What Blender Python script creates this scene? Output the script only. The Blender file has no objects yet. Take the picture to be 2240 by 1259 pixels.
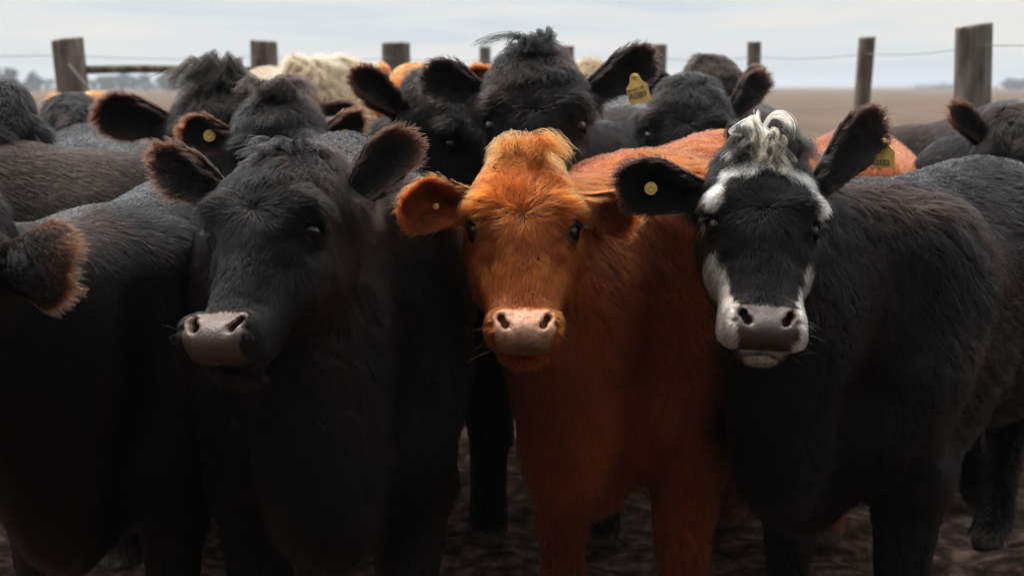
import bpy, math, random
import numpy as np
from mathutils import Vector, Matrix

random.seed(7)
RNG = np.random.default_rng(11)
HAIR = 1.0            # overall hair density factor (0 = bare skin, for layout checks)

# ------------------------------------------------------------------ camera, world, sun, exposure
scene = bpy.context.scene
COL = scene.collection
F = 3111.0                      # focal length in photo pixels (50 mm on a 36 mm wide sensor)
HC = 1.35
TH = math.radians(8.05)
cam_d = bpy.data.cameras.new('camera')
cam = bpy.data.objects.new('camera', cam_d); COL.objects.link(cam)
cam.location = (0, 0, HC)
cam.rotation_euler = (math.radians(90) - TH, 0, 0)
cam_d.sensor_width = 36; cam_d.lens = F/2240*36
cam_d.clip_start = 0.1; cam_d.clip_end = 6000
cam_d.dof.use_dof = True; cam_d.dof.focus_distance = 2.83; cam_d.dof.aperture_fstop = 4.0
scene.camera = cam

SUN_EL, SUN_AZ = math.radians(66), math.radians(-55)   # azimuth clockwise from +Y (behind the herd)
w = bpy.data.worlds.new('World'); scene.world = w; w.use_nodes = True
nt = w.node_tree; nt.nodes.clear()
def N(t, tree=None, **kw):
    n = (tree or nt).nodes.new(t)
    for k, v in kw.items(): setattr(n, k, v)
    return n
sky = N('ShaderNodeTexSky'); sky.sky_type = 'NISHITA'; sky.sun_disc = False
sky.sun_elevation = SUN_EL; sky.sun_rotation = SUN_AZ
bg = N('ShaderNodeBackground'); bg.inputs['Strength'].default_value = 0.12
out = N('ShaderNodeOutputWorld')
tc = N('ShaderNodeTexCoord')
sep = N('ShaderNodeSeparateXYZ'); nt.links.new(tc.outputs['Generated'], sep.inputs[0])
mp = N('ShaderNodeMapping'); mp.inputs['Scale'].default_value = (3.2, 3.2, 42)
mp.inputs['Rotation'].default_value = (0.012, -0.02, 0)
mp.inputs['Location'].default_value = (3.1, 0.4, 0.3)
nt.links.new(tc.outputs['Generated'], mp.inputs[0])
n1 = N('ShaderNodeTexNoise'); n1.inputs['Scale'].default_value = 1.6; n1.inputs['Detail'].default_value = 5
n1.inputs['Roughness'].default_value = 0.5; n1.inputs['Distortion'].default_value = 0.3
nt.links.new(mp.outputs[0], n1.inputs['Vector'])
cr = N('ShaderNodeValToRGB'); nt.links.new(n1.outputs['Fac'], cr.inputs[0])
cr.color_ramp.elements[0].position = 0.36; cr.color_ramp.elements[0].color = (0.615, 0.675, 0.725, 1)
cr.color_ramp.elements[1].position = 0.62; cr.color_ramp.elements[1].color = (0.78, 0.765, 0.75, 1)
e = cr.color_ramp.elements.new(0.48); e.color = (0.70, 0.73, 0.752, 1)
# overcast sky: brightens towards the zenith
zen = N('ShaderNodeMapRange'); zen.inputs['From Min'].default_value = 0.06; zen.inputs['From Max'].default_value = 0.9
zen.inputs['To Min'].default_value = 9.0; zen.inputs['To Max'].default_value = 50.0
nt.links.new(sep.outputs['Z'], zen.inputs['Value'])
mul = N('ShaderNodeVectorMath', operation='SCALE'); nt.links.new(cr.outputs[0], mul.inputs[0]); nt.links.new(zen.outputs[0], mul.inputs['Scale'])
mix = N('ShaderNodeMix', data_type='RGBA'); mix.inputs['Factor'].default_value = 0.9
nt.links.new(sky.outputs[0], mix.inputs['A']); azi = N('ShaderNodeMapRange'); azi.inputs['From Min'].default_value = -0.75; azi.inputs['From Max'].default_value = 0.55
azi.inputs['To Min'].default_value = 0.20; azi.inputs['To Max'].default_value = 1.0
nt.links.new(sep.outputs['Y'], azi.inputs['Value'])
mul2 = N('ShaderNodeVectorMath', operation='SCALE'); nt.links.new(mul.outputs[0], mul2.inputs[0]); nt.links.new(azi.outputs[0], mul2.inputs['Scale'])
nt.links.new(mul2.outputs[0], mix.inputs['B'])
nt.links.new(mix.outputs['Result'], bg.inputs['Color']); nt.links.new(bg.outputs[0], out.inputs['Surface'])

sun_d = bpy.data.lights.new('sun', 'SUN'); sun = bpy.data.objects.new('sun', sun_d); COL.objects.link(sun)
sun_d.energy = 2.9; sun_d.angle = math.radians(22); sun_d.color = (1.0, 0.93, 0.84)
sd = Vector((math.sin(SUN_AZ)*math.cos(SUN_EL), math.cos(SUN_AZ)*math.cos(SUN_EL), math.sin(SUN_EL)))
sun.rotation_euler = sd.to_track_quat('Z', 'Y').to_euler()
sun.location = sd*20

vs = scene.view_settings
vs.view_transform = 'Standard'; vs.look = 'None'; vs.exposure = 0.0; vs.gamma = 1.0; vs.use_curve_mapping = False
scene.render.engine = 'CYCLES'
cy = scene.cycles
cy.max_bounces = 6; cy.diffuse_bounces = 3; cy.glossy_bounces = 3; cy.transmission_bounces = 6; cy.transparent_max_bounces = 6
cy.use_denoising = True
scene.cycles_curves.shape = 'RIBBONS'; scene.cycles_curves.subdivisions = 2

# ------------------------------------------------------------------ helpers
def P(px, py, Y):
    """the point at world depth Y seen at photo pixel (px, py)"""
    a, b = (px-1120)/F, (629.5-py)/F
    s, c = math.sin(TH), math.cos(TH)
    t = Y/(b*s+c)
    return np.array([a*t, Y, HC + t*(b*c - s)])

def tag(o, label=None, cat=None, group=None, kind=None):
    if label: o['label'] = label
    if cat: o['category'] = cat
    if group: o['group'] = group
    if kind: o['kind'] = kind
    return o

def link(name, data, parent=None, loc=None):
    o = bpy.data.objects.new(name, data); COL.objects.link(o)
    if parent is not None: o.parent = parent
    if loc is not None: o.location = loc
    return o

def mesh_obj(name, V, faces, mat, parent=None, loc=None, smooth=True):
    me = bpy.data.meshes.new(name)
    V = np.asarray(V, dtype=np.float32)
    if isinstance(faces, np.ndarray) and faces.ndim == 2:
        n, k = faces.shape
        me.vertices.add(len(V)); me.vertices.foreach_set('co', V.ravel())
        me.loops.add(n*k); me.loops.foreach_set('vertex_index', faces.ravel().astype(np.int32))
        me.polygons.add(n); me.polygons.foreach_set('loop_start', np.arange(0, n*k, k, dtype=np.int32))
        me.update(calc_edges=True)
    else:
        me.from_pydata([tuple(map(float, v)) for v in V], [], [tuple(map(int, f)) for f in faces])
    me.validate()
    if smooth: me.polygons.foreach_set('use_smooth', [True]*len(me.polygons))
    me.materials.append(mat)
    return link(name, me, parent, loc)

def sstep(a, b, x):
    t = np.clip((x-a)/(b-a), 0, 1)
    return t*t*(3-2*t)

def unit(v):
    v = np.asarray(v, float)
    return v/np.maximum(np.linalg.norm(v, axis=-1, keepdims=True), 1e-9)

def hash3(i, seed):
    i = i.astype(np.int64)
    h = (i[..., 0]*73856093) ^ (i[..., 1]*19349663) ^ (i[..., 2]*83492791) ^ (seed*2654435761)
    h = (h ^ (h >> 13))*1274126177 & 0xffffffff
    h = (h ^ (h >> 16))*2246822519 & 0xffffffff
    h = h ^ (h >> 15)
    return (h & 0xffffff).astype(np.float32)/0xffffff

def vnoise(p, freq, seed):
    """value noise in -1..1"""
    q = np.asarray(p, np.float32)*freq + 100
    i = np.floor(q); f = q-i; f = f*f*(3-2*f); i = i.astype(np.int64)
    r = 0
    for dx in (0, 1):
        for dy in (0, 1):
            for dz in (0, 1):
                wgt = (f[..., 0] if dx else 1-f[..., 0])*(f[..., 1] if dy else 1-f[..., 1])*(f[..., 2] if dz else 1-f[..., 2])
                r = r + wgt*hash3(i+np.array([dx, dy, dz]), seed)
    return r*2-1

def vnoise3(p, freq, seed):
    return np.stack([vnoise(p, freq, seed+k*17) for k in range(3)], -1)

# ------------------------------------------------------------------ materials
def new_mat(name):
    m = bpy.data.materials.new(name); m.use_nodes = True
    t = m.node_tree; t.nodes.clear()
    o = t.nodes.new('ShaderNodeOutputMaterial')
    return m, t, o

def simple(name, col, rough=0.6, spec=0.4, noise=None, bump=None, stretch=None):
    m, t, o = new_mat(name)
    b = t.nodes.new('ShaderNodeBsdfPrincipled'); t.links.new(b.outputs[0], o.inputs[0])
    b.inputs['Base Color'].default_value = (*col, 1); b.inputs['Roughness'].default_value = rough
    b.inputs['Specular IOR Level'].default_value = spec
    if noise:
        sc, c2 = noise
        g = t.nodes.new('ShaderNodeTexCoord'); n = t.nodes.new('ShaderNodeTexNoise')
        n.inputs['Scale'].default_value = sc; n.inputs['Detail'].default_value = 6
        mpp = t.nodes.new('ShaderNodeMapping'); mpp.inputs['Scale'].default_value = stretch or (1, 1, 1)
        t.links.new(g.outputs['Object'], mpp.inputs[0]); t.links.new(mpp.outputs[0], n.inputs['Vector'])
        r = t.nodes.new('ShaderNodeValToRGB'); t.links.new(n.outputs['Fac'], r.inputs[0])
        r.color_ramp.elements[0].position = .35; r.color_ramp.elements[0].color = (*col, 1)
        r.color_ramp.elements[1].position = .68; r.color_ramp.elements[1].color = (*c2, 1)
        t.links.new(r.outputs[0], b.inputs['Base Color'])
        if bump:
            bp = t.nodes.new('ShaderNodeBump'); bp.inputs['Strength'].default_value = bump[0]; bp.inputs['Distance'].default_value = bump[1]
            t.links.new(n.outputs['Fac'], bp.inputs['Height']); t.links.new(bp.outputs[0], b.inputs['Normal'])
    return m

def fur_material():
    m, t, o = new_mat('fur')
    a = t.nodes.new('ShaderNodeAttribute'); a.attribute_name = 'haircol'
    h = t.nodes.new('ShaderNodeBsdfHairPrincipled'); h.model = 'CHIANG'; h.parametrization = 'COLOR'
    t.links.new(a.outputs['Color'], h.inputs['Color'])
    h.inputs['Roughness'].default_value = 0.25; h.inputs['Radial Roughness'].default_value = 0.45
    h.inputs['IOR'].default_value = 1.26
    t.links.new(h.outputs[0], o.inputs[0])
    return m

def skin_material():
    m, t, o = new_mat('hide')
    a = t.nodes.new('ShaderNodeAttribute'); a.attribute_name = 'hidecol'
    nm = t.nodes.new('ShaderNodeAttribute'); nm.attribute_name = 'nose'
    b = t.nodes.new('ShaderNodeBsdfPrincipled')
    tcn = t.nodes.new('ShaderNodeTexCoord')
    n = t.nodes.new('ShaderNodeTexNoise'); n.inputs['Scale'].default_value = 95; n.inputs['Detail'].default_value = 5
    t.links.new(tcn.outputs['Object'], n.inputs['Vector'])
    v = t.nodes.new('ShaderNodeTexVoronoi'); v.inputs['Scale'].default_value = 330
    t.links.new(tcn.outputs['Object'], v.inputs['Vector'])
    mr = t.nodes.new('ShaderNodeMapRange'); mr.inputs['From Min'].default_value = .35; mr.inputs['From Max'].default_value = .62
    mr.inputs['To Min'].default_value = .55; mr.inputs['To Max'].default_value = 1.1
    t.links.new(n.outputs['Fac'], mr.inputs['Value'])
    sc = t.nodes.new('ShaderNodeVectorMath'); sc.operation = 'SCALE'
    t.links.new(a.outputs['Color'], sc.inputs[0]); t.links.new(mr.outputs[0], sc.inputs['Scale'])
    t.links.new(sc.outputs[0], b.inputs['Base Color'])
    rr = t.nodes.new('ShaderNodeMapRange'); rr.inputs['To Min'].default_value = .95; rr.inputs['To Max'].default_value = .42
    t.links.new(nm.outputs['Fac'], rr.inputs['Value']); t.links.new(rr.outputs[0], b.inputs['Roughness'])
    sp = t.nodes.new('ShaderNodeMapRange'); sp.inputs['To Min'].default_value = .05; sp.inputs['To Max'].default_value = .55
    t.links.new(nm.outputs['Fac'], sp.inputs['Value']); t.links.new(sp.outputs[0], b.inputs['Specular IOR Level'])
    bp = t.nodes.new('ShaderNodeBump'); bp.inputs['Strength'].default_value = .5; bp.inputs['Distance'].default_value = .0015
    t.links.new(v.outputs['Distance'], bp.inputs['Height']); t.links.new(bp.outputs[0], b.inputs['Normal'])
    t.links.new(b.outputs[0], o.inputs[0])
    return m

M_FUR, M_SKIN = fur_material(), skin_material()
M_EYE = simple('eyeball', (0.008, 0.005, 0.004), rough=0.05, spec=0.5)
M_TAG = simple('tag_plastic', (0.66, 0.47, 0.13), rough=0.5, noise=(60, (0.56, 0.38, 0.10)))
M_INK = simple('tag_ink', (0.10, 0.075, 0.04), rough=0.7)
M_WOOD = simple('weathered_wood', (0.085, 0.07, 0.058), rough=0.9, spec=.1, noise=(26, (0.22, 0.185, 0.15)), bump=(1.0, .02), stretch=(1, 1, .16))
M_WIRE = simple('wire', (0.20, 0.19, 0.18), rough=0.5)

# ------------------------------------------------------------------ implicit modelling: distance fields and surface nets
def d_rc(p, a, b, r1, r2):
    a = np.asarray(a, np.float32); ab = (np.asarray(b, np.float32)-a)
    q = p-a
    t = np.clip((q@ab)/max(float(ab@ab), 1e-9), 0, 1)
    return np.linalg.norm(q-t[:, None]*ab, axis=1) - (r1+(r2-r1)*t)

def d_ell(p, c, r, R=None):
    q = p-np.asarray(c, np.float32)
    if R is not None: q = q@np.asarray(R, np.float32).T
    r = np.asarray(r, np.float32)
    k0 = np.linalg.norm(q/r, axis=1); k1 = np.linalg.norm(q/(r*r), axis=1)
    return k0*(k0-1)/np.maximum(k1, 1e-6)

def smin(a, b, k):
    h = np.maximum(k-np.abs(a-b), 0)/k
    return np.minimum(a, b)-h*h*k*.25

def smax(a, b, k): return -smin(-a, -b, k)

def surface_nets(X, Y, Z, D):
    nx, ny, nz = D.shape
    S = D < 0
    c = [S[dx:nx-1+dx, dy:ny-1+dy, dz:nz-1+dz] for dx in (0, 1) for dy in (0, 1) for dz in (0, 1)]
    tot = sum(a.astype(np.int8) for a in c)
    act = (tot > 0) & (tot < 8)
    I, J, K = np.nonzero(act)
    idx = np.full(act.shape, -1, np.int64); idx[I, J, K] = np.arange(len(I))
    off = [(dx, dy, dz) for dx in (0, 1) for dy in (0, 1) for dz in (0, 1)]
    acc = np.zeros((len(I), 3)); cnt = np.zeros(len(I))
    G = np.stack(np.broadcast_arrays(X[:, None, None], Y[None, :, None], Z[None, None, :]), -1)
    for a in range(8):
        for b in range(a+1, 8):
            if sum(abs(off[a][k]-off[b][k]) for k in range(3)) != 1: continue
            ia = (I+off[a][0], J+off[a][1], K+off[a][2]); ib = (I+off[b][0], J+off[b][1], K+off[b][2])
            da, db = D[ia], D[ib]
            m = (da < 0) != (db < 0)
            t = da[m]/(da[m]-db[m])
            pa = G[ia][m]; pb = G[ib][m]
            acc[m] += pa+(pb-pa)*t[:, None]; cnt[m] += 1
    V = acc/cnt[:, None]
    quads = []
    for ax in range(3):
        sl0 = [slice(1, -1)]*3; sl1 = [slice(1, -1)]*3
        sl0[ax] = slice(0, -1); sl1[ax] = slice(1, None)
        s0, s1 = S[tuple(sl0)], S[tuple(sl1)]
        e = np.argwhere(s0 != s1)
        flip = s0[s0 != s1]
        base = e.copy()
        for k in range(3):
            if k != ax: base[:, k] += 1
        u, v = [k for k in range(3) if k != ax]
        def at(du, dv):
            q = base.copy(); q[:, u] -= du; q[:, v] -= dv
            return idx[q[:, 0], q[:, 1], q[:, 2]]
        q = np.stack([at(0, 0), at(1, 0), at(1, 1), at(0, 1)], 1)
        if ax == 1: flip = ~flip
        q[~flip] = q[~flip][:, ::-1]
        quads.append(q)
    Q = np.concatenate(quads)
    return V, Q[(Q >= 0).all(1)]

def vertex_normals(V, Q):
    n = np.cross(V[Q[:, 2]]-V[Q[:, 0]], V[Q[:, 3]]-V[Q[:, 1]])
    out = np.zeros_like(V)
    for k in range(4): np.add.at(out, Q[:, k], n)
    return unit(out)

# ------------------------------------------------------------------ the head, in its own frame: x across, y out of the forehead, z up the face (0 at the poll)
_z = np.array([.055, .028, -.02, -.06, -.10, -.15, -.20, -.26, -.32, -.37, -.41, -.45, -.48, -.505, -.525])
_w = np.array([.036, .071, .096, .111, .117, .119, .112, .098, .086, .079, .078, .078, .072, .056, .020])
_f = np.array([.012, .042, .068, .085, .094, .096, .090, .080, .073, .070, .071, .072, .064, .020, -.03])
_b = np.array([-.05, -.09, -.115, -.13, -.145, -.155, -.16, -.145, -.115, -.09, -.075, -.068, -.062, -.05, -.03])
_p = np.array([2.3, 2.5, 2.8, 3.0, 3.1, 2.9, 2.6, 2.4, 2.2, 2.3, 2.5, 2.6, 2.5, 2.3, 2.1])
_z = np.where(_z > -.15, -.15+(_z+.15)*1.10, _z)
ZL = np.linspace(-.53, .10, 300)
def _lut(a):
    v = np.interp(ZL, _z[::-1], a[::-1]); k = np.ones(15)/15
    return np.convolve(np.pad(v, 7, mode='edge'), k, 'valid').astype(np.float32)
LW, LF, LB, LP = map(_lut, (_w, _f, _b, _p))
EYE = np.array([.101, .030, -.172])

def eye_frame(sx):
    o = unit(np.array([sx*.80, .58, .05])); a = unit(np.array([-sx*.55, .78, -.30])); a = unit(a-o*(a@o)); u = np.cross(o, a)*1.0
    return np.stack([a, u, o])

def head_sdf(q, nw=1.0, eo=1.0):
    x, y, z = q[:, 0], q[:, 1], q[:, 2]
    lut = lambda L: np.interp(z, ZL, L).astype(np.float32)
    w_, f_, b_, p_ = lut(LW), lut(LF), lut(LB), lut(LP)
    mz = sstep(-.30, -.42, z)
    w_ = w_*(1+(nw-1)*mz)
    yc, hd = (f_+b_)/2, (f_-b_)/2
    narrow = 1-.38*np.clip((yc-y)/hd, 0, 1)**1.3
    k = (np.abs(x/(w_*narrow))**p_+np.abs((y-yc)/hd)**p_)**(1/p_)
    d = (k-1)*np.minimum(w_, hd)*.9
    d = smax(d, z-.082, .03); d = smax(d, -.506-z, .02); JAW = (-.500+.85*np.maximum(.040-y, 0)-z)*.75; d = smax(d, np.where(z < -.36, JAW, -1), .025)
    ax = np.abs(x); qa = np.stack([ax, y, z], 1).astype(np.float32)
    cw = np.interp(z, [-.50, -.40, -.36, -.30, -.24, -.19, -.16], [.30, .30, .056, .050, .058, .075, .30]).astype(np.float32)
    d = smax(d, .70*(ax-cw)+.714*(y-f_), .030)                                   # flat nasal bone with sloping sides
    d = smin(d, d_ell(qa, (.088, .056, -.130), (.037, .034, .024)), .035)         # brow ridge
    d = smin(d, d_ell(qa, (.070, -.065, -.21), (.046, .075, .10)), .04)           # cheek
    d = smin(d, d_ell(qa, (0, .052, -.455), (.060*nw, .038, .042)), .03)          # upper lip and nose pad
    d = smin(d, d_ell(qa, (.056, .060, -.434), (.028, .028, .040)), .018)      # nostril wing
    d = smin(d, d_ell(qa, (0, -.020, -.468), (.054, .046, .026)), .02)            # chin
    d = smin(d, d_rc(qa, (.085, -.045, -.050), (.122, -.055, -.054), .042, .032), .03)  # ear root
    d = smax(d, -d_rc(qa, (.088, .082, -.212), (.060, .094, -.270), .018, .010), .03)   # tear groove
    d = smax(d, -d_rc(qa, (.098, .062, -.27), (.074, .066, -.36), .026, .016), .035)    # hollow beside the nasal bone
    e = EYE.astype(np.float32)
    d = smin(d, np.linalg.norm(qa-e, axis=1)-.0275, .018)                         # lids
    d = smin(d, d_rc(qa, e+np.float32([-.020, .022, .020]), e+np.float32([.018, -.004, .024]), .009, .010), .015)
    d = smax(d, -d_ell(qa, e+eye_frame(1)[2].astype(np.float32)*.020, (.0215, .0130*eo, .024), eye_frame(1)), .004)
    # comma-shaped nostril
    n = d_rc(qa, (.022, .094, -.472), (.036, .094, -.452), .0050, .0095)
    n = smin(n, d_rc(qa, (.036, .094, -.452), (.052, .090, -.428), .0095, .0105), .004)
    n = smin(n, d_rc(qa, (.052, .090, -.428), (.0665, .074, -.386), .0100, .0045), .004)
    n = smin(n, d_rc(qa, (.040, .088, -.447), (.042, .050, -.428), .0095, .008), .006)
    n = smin(n, d_rc(qa, (.052, .084, -.426), (.044, .050, -.414), .0095, .007), .006)
    d = smax(d, -n, .005)
    d = smax(d, -d_rc(qa, (.060, .10, -.456), (.070, .075, -.440), .004, .002), .012)
    # mouth line
    zm = -.494-.08*ax+.35*np.maximum(.05-y, 0)*.6
    slit = np.maximum(np.abs(z-zm)-.0035, np.maximum(-.055-y, -1))
    slit = np.maximum(slit, -(d+.016))
    d = smax(d, -slit, .006)
    return d

def nose_mask(q, nw=1.0):
    x, y, z = np.abs(q[:, 0]), q[:, 1], q[:, 2]
    top = -.391-.012*(x/.06)**2
    half = np.interp(z, [-.495, -.47, -.44, -.41, -.39], [.056, .063, .067, .065, .042])
    m = sstep(.004, -.004, z-top)*sstep(.005, -.004, x-half)*sstep(-.499, -.495, z)*sstep(.005, .02, y)
    return m

# ------------------------------------------------------------------ ears: a cupped leaf shape with thickness
def ear_mesh(sx, spec, hs):
    """returns local (head frame) verts, quads, flow, edge weight; spec: el, bk, turn, L, W, droop"""
    el, bk = math.radians(spec.get('el', 10)), math.radians(spec.get('bk', 12))
    L, W, droop, turn = spec.get('L', .175), spec.get('W', .062), spec.get('droop', .0), math.radians(spec.get('turn', 0))
    base = np.array([sx*.108, -.050, -.050])
    d = unit([sx*math.cos(el)*math.cos(bk), -math.sin(bk)*math.cos(el), math.sin(el)])
    o = np.array([0, 1.0, -.25]); o = unit(o-d*(o@d))
    s = np.cross(d, o)
    o, s = o*math.cos(turn)+s*math.sin(turn), s*math.cos(turn)-o*math.sin(turn)
    nu, nv = 26, 17
    U = np.linspace(0, 1, nu); Vv = np.linspace(-1, 1, nv)
    hw = W*np.interp(U, [0, .15, .35, .6, .78, .90, .97, 1], [.42, .50, .72, 1.0, .95, .70, .42, .10])
    V, fl, ew = [], [], []
    for side in (1, -1):
        for i, u in enumerate(U):
            for v in Vv:
                cup = hw[i]*(.85*v*v-.38)*(1-.65*u)
                th = .0045*(1-abs(v)**4)*(1-.6*u)
                p = base+d*L*u+s*hw[i]*v*(1-.12*v*v)+o*(cup+side*th)-np.array([0, 0, 1.0])*droop*u*u
                V.append(p)
                fl.append(unit(d*(.75+.6*u)+s*v*.62+o*(.15*side*(1-abs(v)))))
                ew.append(max(abs(v)**3*(.35+.65*sstep(.25, .7, u))*(1.0 if (v > 0)*1 == (sx < 0)*1 else .75), sstep(.66, .98, u)))
    V = np.array(V); q = []
    n1 = nu*nv
    idx = lambda sd, i, j: sd*n1+i*nv+j
    for i in range(nu-1):
        for j in range(nv-1):
            q.append([idx(0, i, j), idx(0, i+1, j), idx(0, i+1, j+1), idx(0, i, j+1)])
            q.append([idx(1, i, j), idx(1, i, j+1), idx(1, i+1, j+1), idx(1, i+1, j)])
    for i in range(nu-1):
        q.append([idx(0, i, nv-1), idx(0, i+1, nv-1), idx(1, i+1, nv-1), idx(1, i, nv-1)])
        q.append([idx(0, i, 0), idx(1, i, 0), idx(1, i+1, 0), idx(0, i+1, 0)])
    for j in range(nv-1):
        q.append([idx(0, nu-1, j), idx(1, nu-1, j), idx(1, nu-1, j+1), idx(0, nu-1, j+1)])
    q = np.array(q)
    if sx > 0: pass
    # orient outward: check the front sheet against o
    f = q[0]; nn = np.cross(V[f[1]]-V[f[0]], V[f[2]]-V[f[0]])
    if nn@o < 0: q = q[:, ::-1]
    side = np.repeat([1.0, 0.0], n1)
    at = lambda u, v, lift=0: base+d*L*u+s*np.interp(u, U, hw)*v+o*(np.interp(u, U, hw)*(.85*v*v-.38)*(1-.65*u)+lift)-np.array([0, 0, 1.0])*droop*u*u
    return V, q, np.array(fl), np.array(ew), side, at, (d, s, o)

# ------------------------------------------------------------------ hair
def hair_object(name, parent, origin, root, nrm, flow, length, lift, col, wid, wav, clump, clsize, mat=None, seed=1, grav=.18, M=6, tip=.25):
    n = len(root)
    if n == 0: return None
    fl = flow-nrm*np.sum(flow*nrm, 1, keepdims=True)
    fl = unit(fl+1e-6)
    big = vnoise3(root, 16, seed); med = vnoise3(root, 55, seed+5)
    fl = fl+(.34*big+.38*med)*wav[:, None]+.16*RNG.normal(size=(n, 3))
    fl = unit(fl-nrm*np.sum(fl*nrm, 1, keepdims=True))
    side = np.cross(nrm, fl)
    L = length*(.72+.45*RNG.random(n))*(1+.22*vnoise(root, 30, seed+9))
    lf = lift*(1+.35*vnoise(root, 38, seed+21))+.10*RNG.normal(size=n)
    lf = np.clip(lf, .08, 1.5)
    # clump centre: jittered, warped cell grid
    q = root+.5*clsize[:, None]*vnoise3(root, 60, seed+31)
    cs = clsize[:, None]
    cell = np.floor(q/cs); ci = cell.astype(np.int64)
    jit = np.stack([hash3(ci, seed+41+k) for k in range(3)], 1)
    ctr = (cell+.2+.6*jit)*cs-root
    ctr = ctr-nrm*np.sum(ctr*nrm, 1, keepdims=True)
    twist = (hash3(ci, seed+51)-.5)*.9
    T = np.linspace(0, 1, M)
    pts = np.empty((n, M, 3), np.float32); rad = np.empty((n, M), np.float32)
    ph = RNG.random(n)*.8+6.283*hash3(ci, seed+61)
    for k, t in enumerate(T):
        a_t = np.cos(lf)[:, None]*t*(.75+.25*t)+(1-np.cos(lf)[:, None])*t*t*.6
        a_n = np.sin(lf)[:, None]*(t-.45*t*t)
        wv = (np.sin(ph+t*5.0)-np.sin(ph))[:, None]*side*.10*wav[:, None]
        p = root+L[:, None]*(fl*a_t+side*twist[:, None]*t*t*.45*wav[:, None]+nrm*a_n+wv)
        p[:, 2] -= L*grav*t*t
        p += ctr*(clump*t**1.4)[:, None]
        pts[:, k] = p-origin
        rad[:, k] = wid*.5*(1-(1-tip)*t**1.5)
    col = col*(1+.80*(hash3(ci, seed+71)-.5))[:, None]
    hc = bpy.data.hair_curves.new(name)
    hc.add_curves([M]*n)
    hc.attributes['position'].data.foreach_set('vector', pts.ravel())
    a = hc.attributes.get('radius') or hc.attributes.new('radius', 'FLOAT', 'POINT')
    a.data.foreach_set('value', rad.ravel())
    c = hc.attributes.new('haircol', 'FLOAT_COLOR', 'CURVE')
    c4 = np.ones((n, 4), np.float32); c4[:, :3] = np.clip(col, 0, 1)
    c.data.foreach_set('color', c4.ravel())
    hc.materials.append(mat or M_FUR)
    return link(name, hc, parent)

def lock_strands(paths, n, spread, tipspread, col, wid, seed, jitter=.12, M=10):
    """tufts: strands that follow given paths (k,3) with a spread; returns pts (N,M,3), rad, col"""
    r = np.random.default_rng(seed)
    PT, RD, CC = [], [], []
    for path in paths:
        path = np.asarray(path, float)
        k = len(path); tt = np.linspace(0, 1, k); T = np.linspace(0, 1, M)
        # smooth (Catmull-like by dense cubic through linear resample)
        base = np.stack([np.interp(T, tt, path[:, a]) for a in range(3)], 1)
        base[1:-1] = (base[:-2]+2*base[1:-1]+base[2:])/4
        offs = r.normal(size=(n, 1, 3))*spread
        offt = r.normal(size=(n, 1, 3))*tipspread
        Tn = T[None, :, None]
        ln = (.78+.3*r.random((n, 1, 1)))
        rel = (base-base[0])[None]*ln
        wob = np.sin(T[None, :, None]*7*(.7+.6*r.random((n, 1, 1)))+6.28*r.random((n, 1, 3)))*jitter*Tn*spread*2
        PT.append(base[0]+rel+offs*(1-.5*Tn)+offt*Tn*Tn+wob)
        RD.append(np.broadcast_to(wid*.5*(1-.7*T**2), (n, M)))
        CC.append(np.asarray(col)*(1+.30*r.normal(size=(n, 1))).clip(.4, 1.6))
    return np.concatenate(PT), np.concatenate(RD), np.concatenate(CC)

def strands_object(name, parent, origin, packs, mat=None):
    PT = np.concatenate([p[0] for p in packs]); RD = np.concatenate([p[1] for p in packs]); CC = np.concatenate([p[2] for p in packs])
    n, M = PT.shape[:2]
    hc = bpy.data.hair_curves.new(name); hc.add_curves([M]*n)
    hc.attributes['position'].data.foreach_set('vector', (PT-origin).astype(np.float32).ravel())
    a = hc.attributes.get('radius') or hc.attributes.new('radius', 'FLOAT', 'POINT')
    a.data.foreach_set('value', np.ascontiguousarray(RD, np.float32).ravel())
    c = hc.attributes.new('haircol', 'FLOAT_COLOR', 'CURVE')
    c4 = np.ones((n, 4), np.float32); c4[:, :3] = np.clip(CC, 0, 1); c.data.foreach_set('color', c4.ravel())
    hc.materials.append(mat or M_FUR)
    return link(name, hc, parent)

PAL = {
    'black': dict(base=(.0020, .0019, .0020), tip=(.045, .014, .0055), nose=(.110, .052, .030), skin=(.004, .0036, .0036)),
    'brownblack': dict(base=(.007, .0042, .0033), tip=(.045, .016, .007), nose=(.12, .09, .08), skin=(.006, .004, .0035)),
    'red': dict(base=(.185, .030, .0055), tip=(.30, .075, .018), nose=(.56, .25, .135), skin=(.10, .020, .005)),
    'cream': dict(base=(.17, .115, .065), tip=(.22, .15, .085), nose=(.55, .36, .28), skin=(.45, .33, .22)),
    'darkbrown': dict(base=(.022, .008, .0045), tip=(.05, .018, .008), nose=(.1, .07, .06), skin=(.012, .006, .004)),
}
LVL = [dict(fine=.0050, coarse=.028), dict(fine=.010, coarse=.038), dict(fine=.013, coarse=.045)]
CAMP = np.array([0, 0, HC])

def axis(lo, hi, fl, fh, fine, coarse):
    """grid coordinates: fine between fl and fh, growing towards coarse outside"""
    a = list(np.arange(fl, fh+fine, fine))
    s, x = fine, a[0]
    while x > lo-coarse:
        s = min(s*1.25, coarse); x -= s; a.insert(0, x)
    s, x = fine, a[-1]
    while x < hi+coarse:
        s = min(s*1.25, coarse); x += s; a.append(x)
    return np.array(a, np.float32)

HERD = 'cattle of the herd in the pen'

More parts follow.
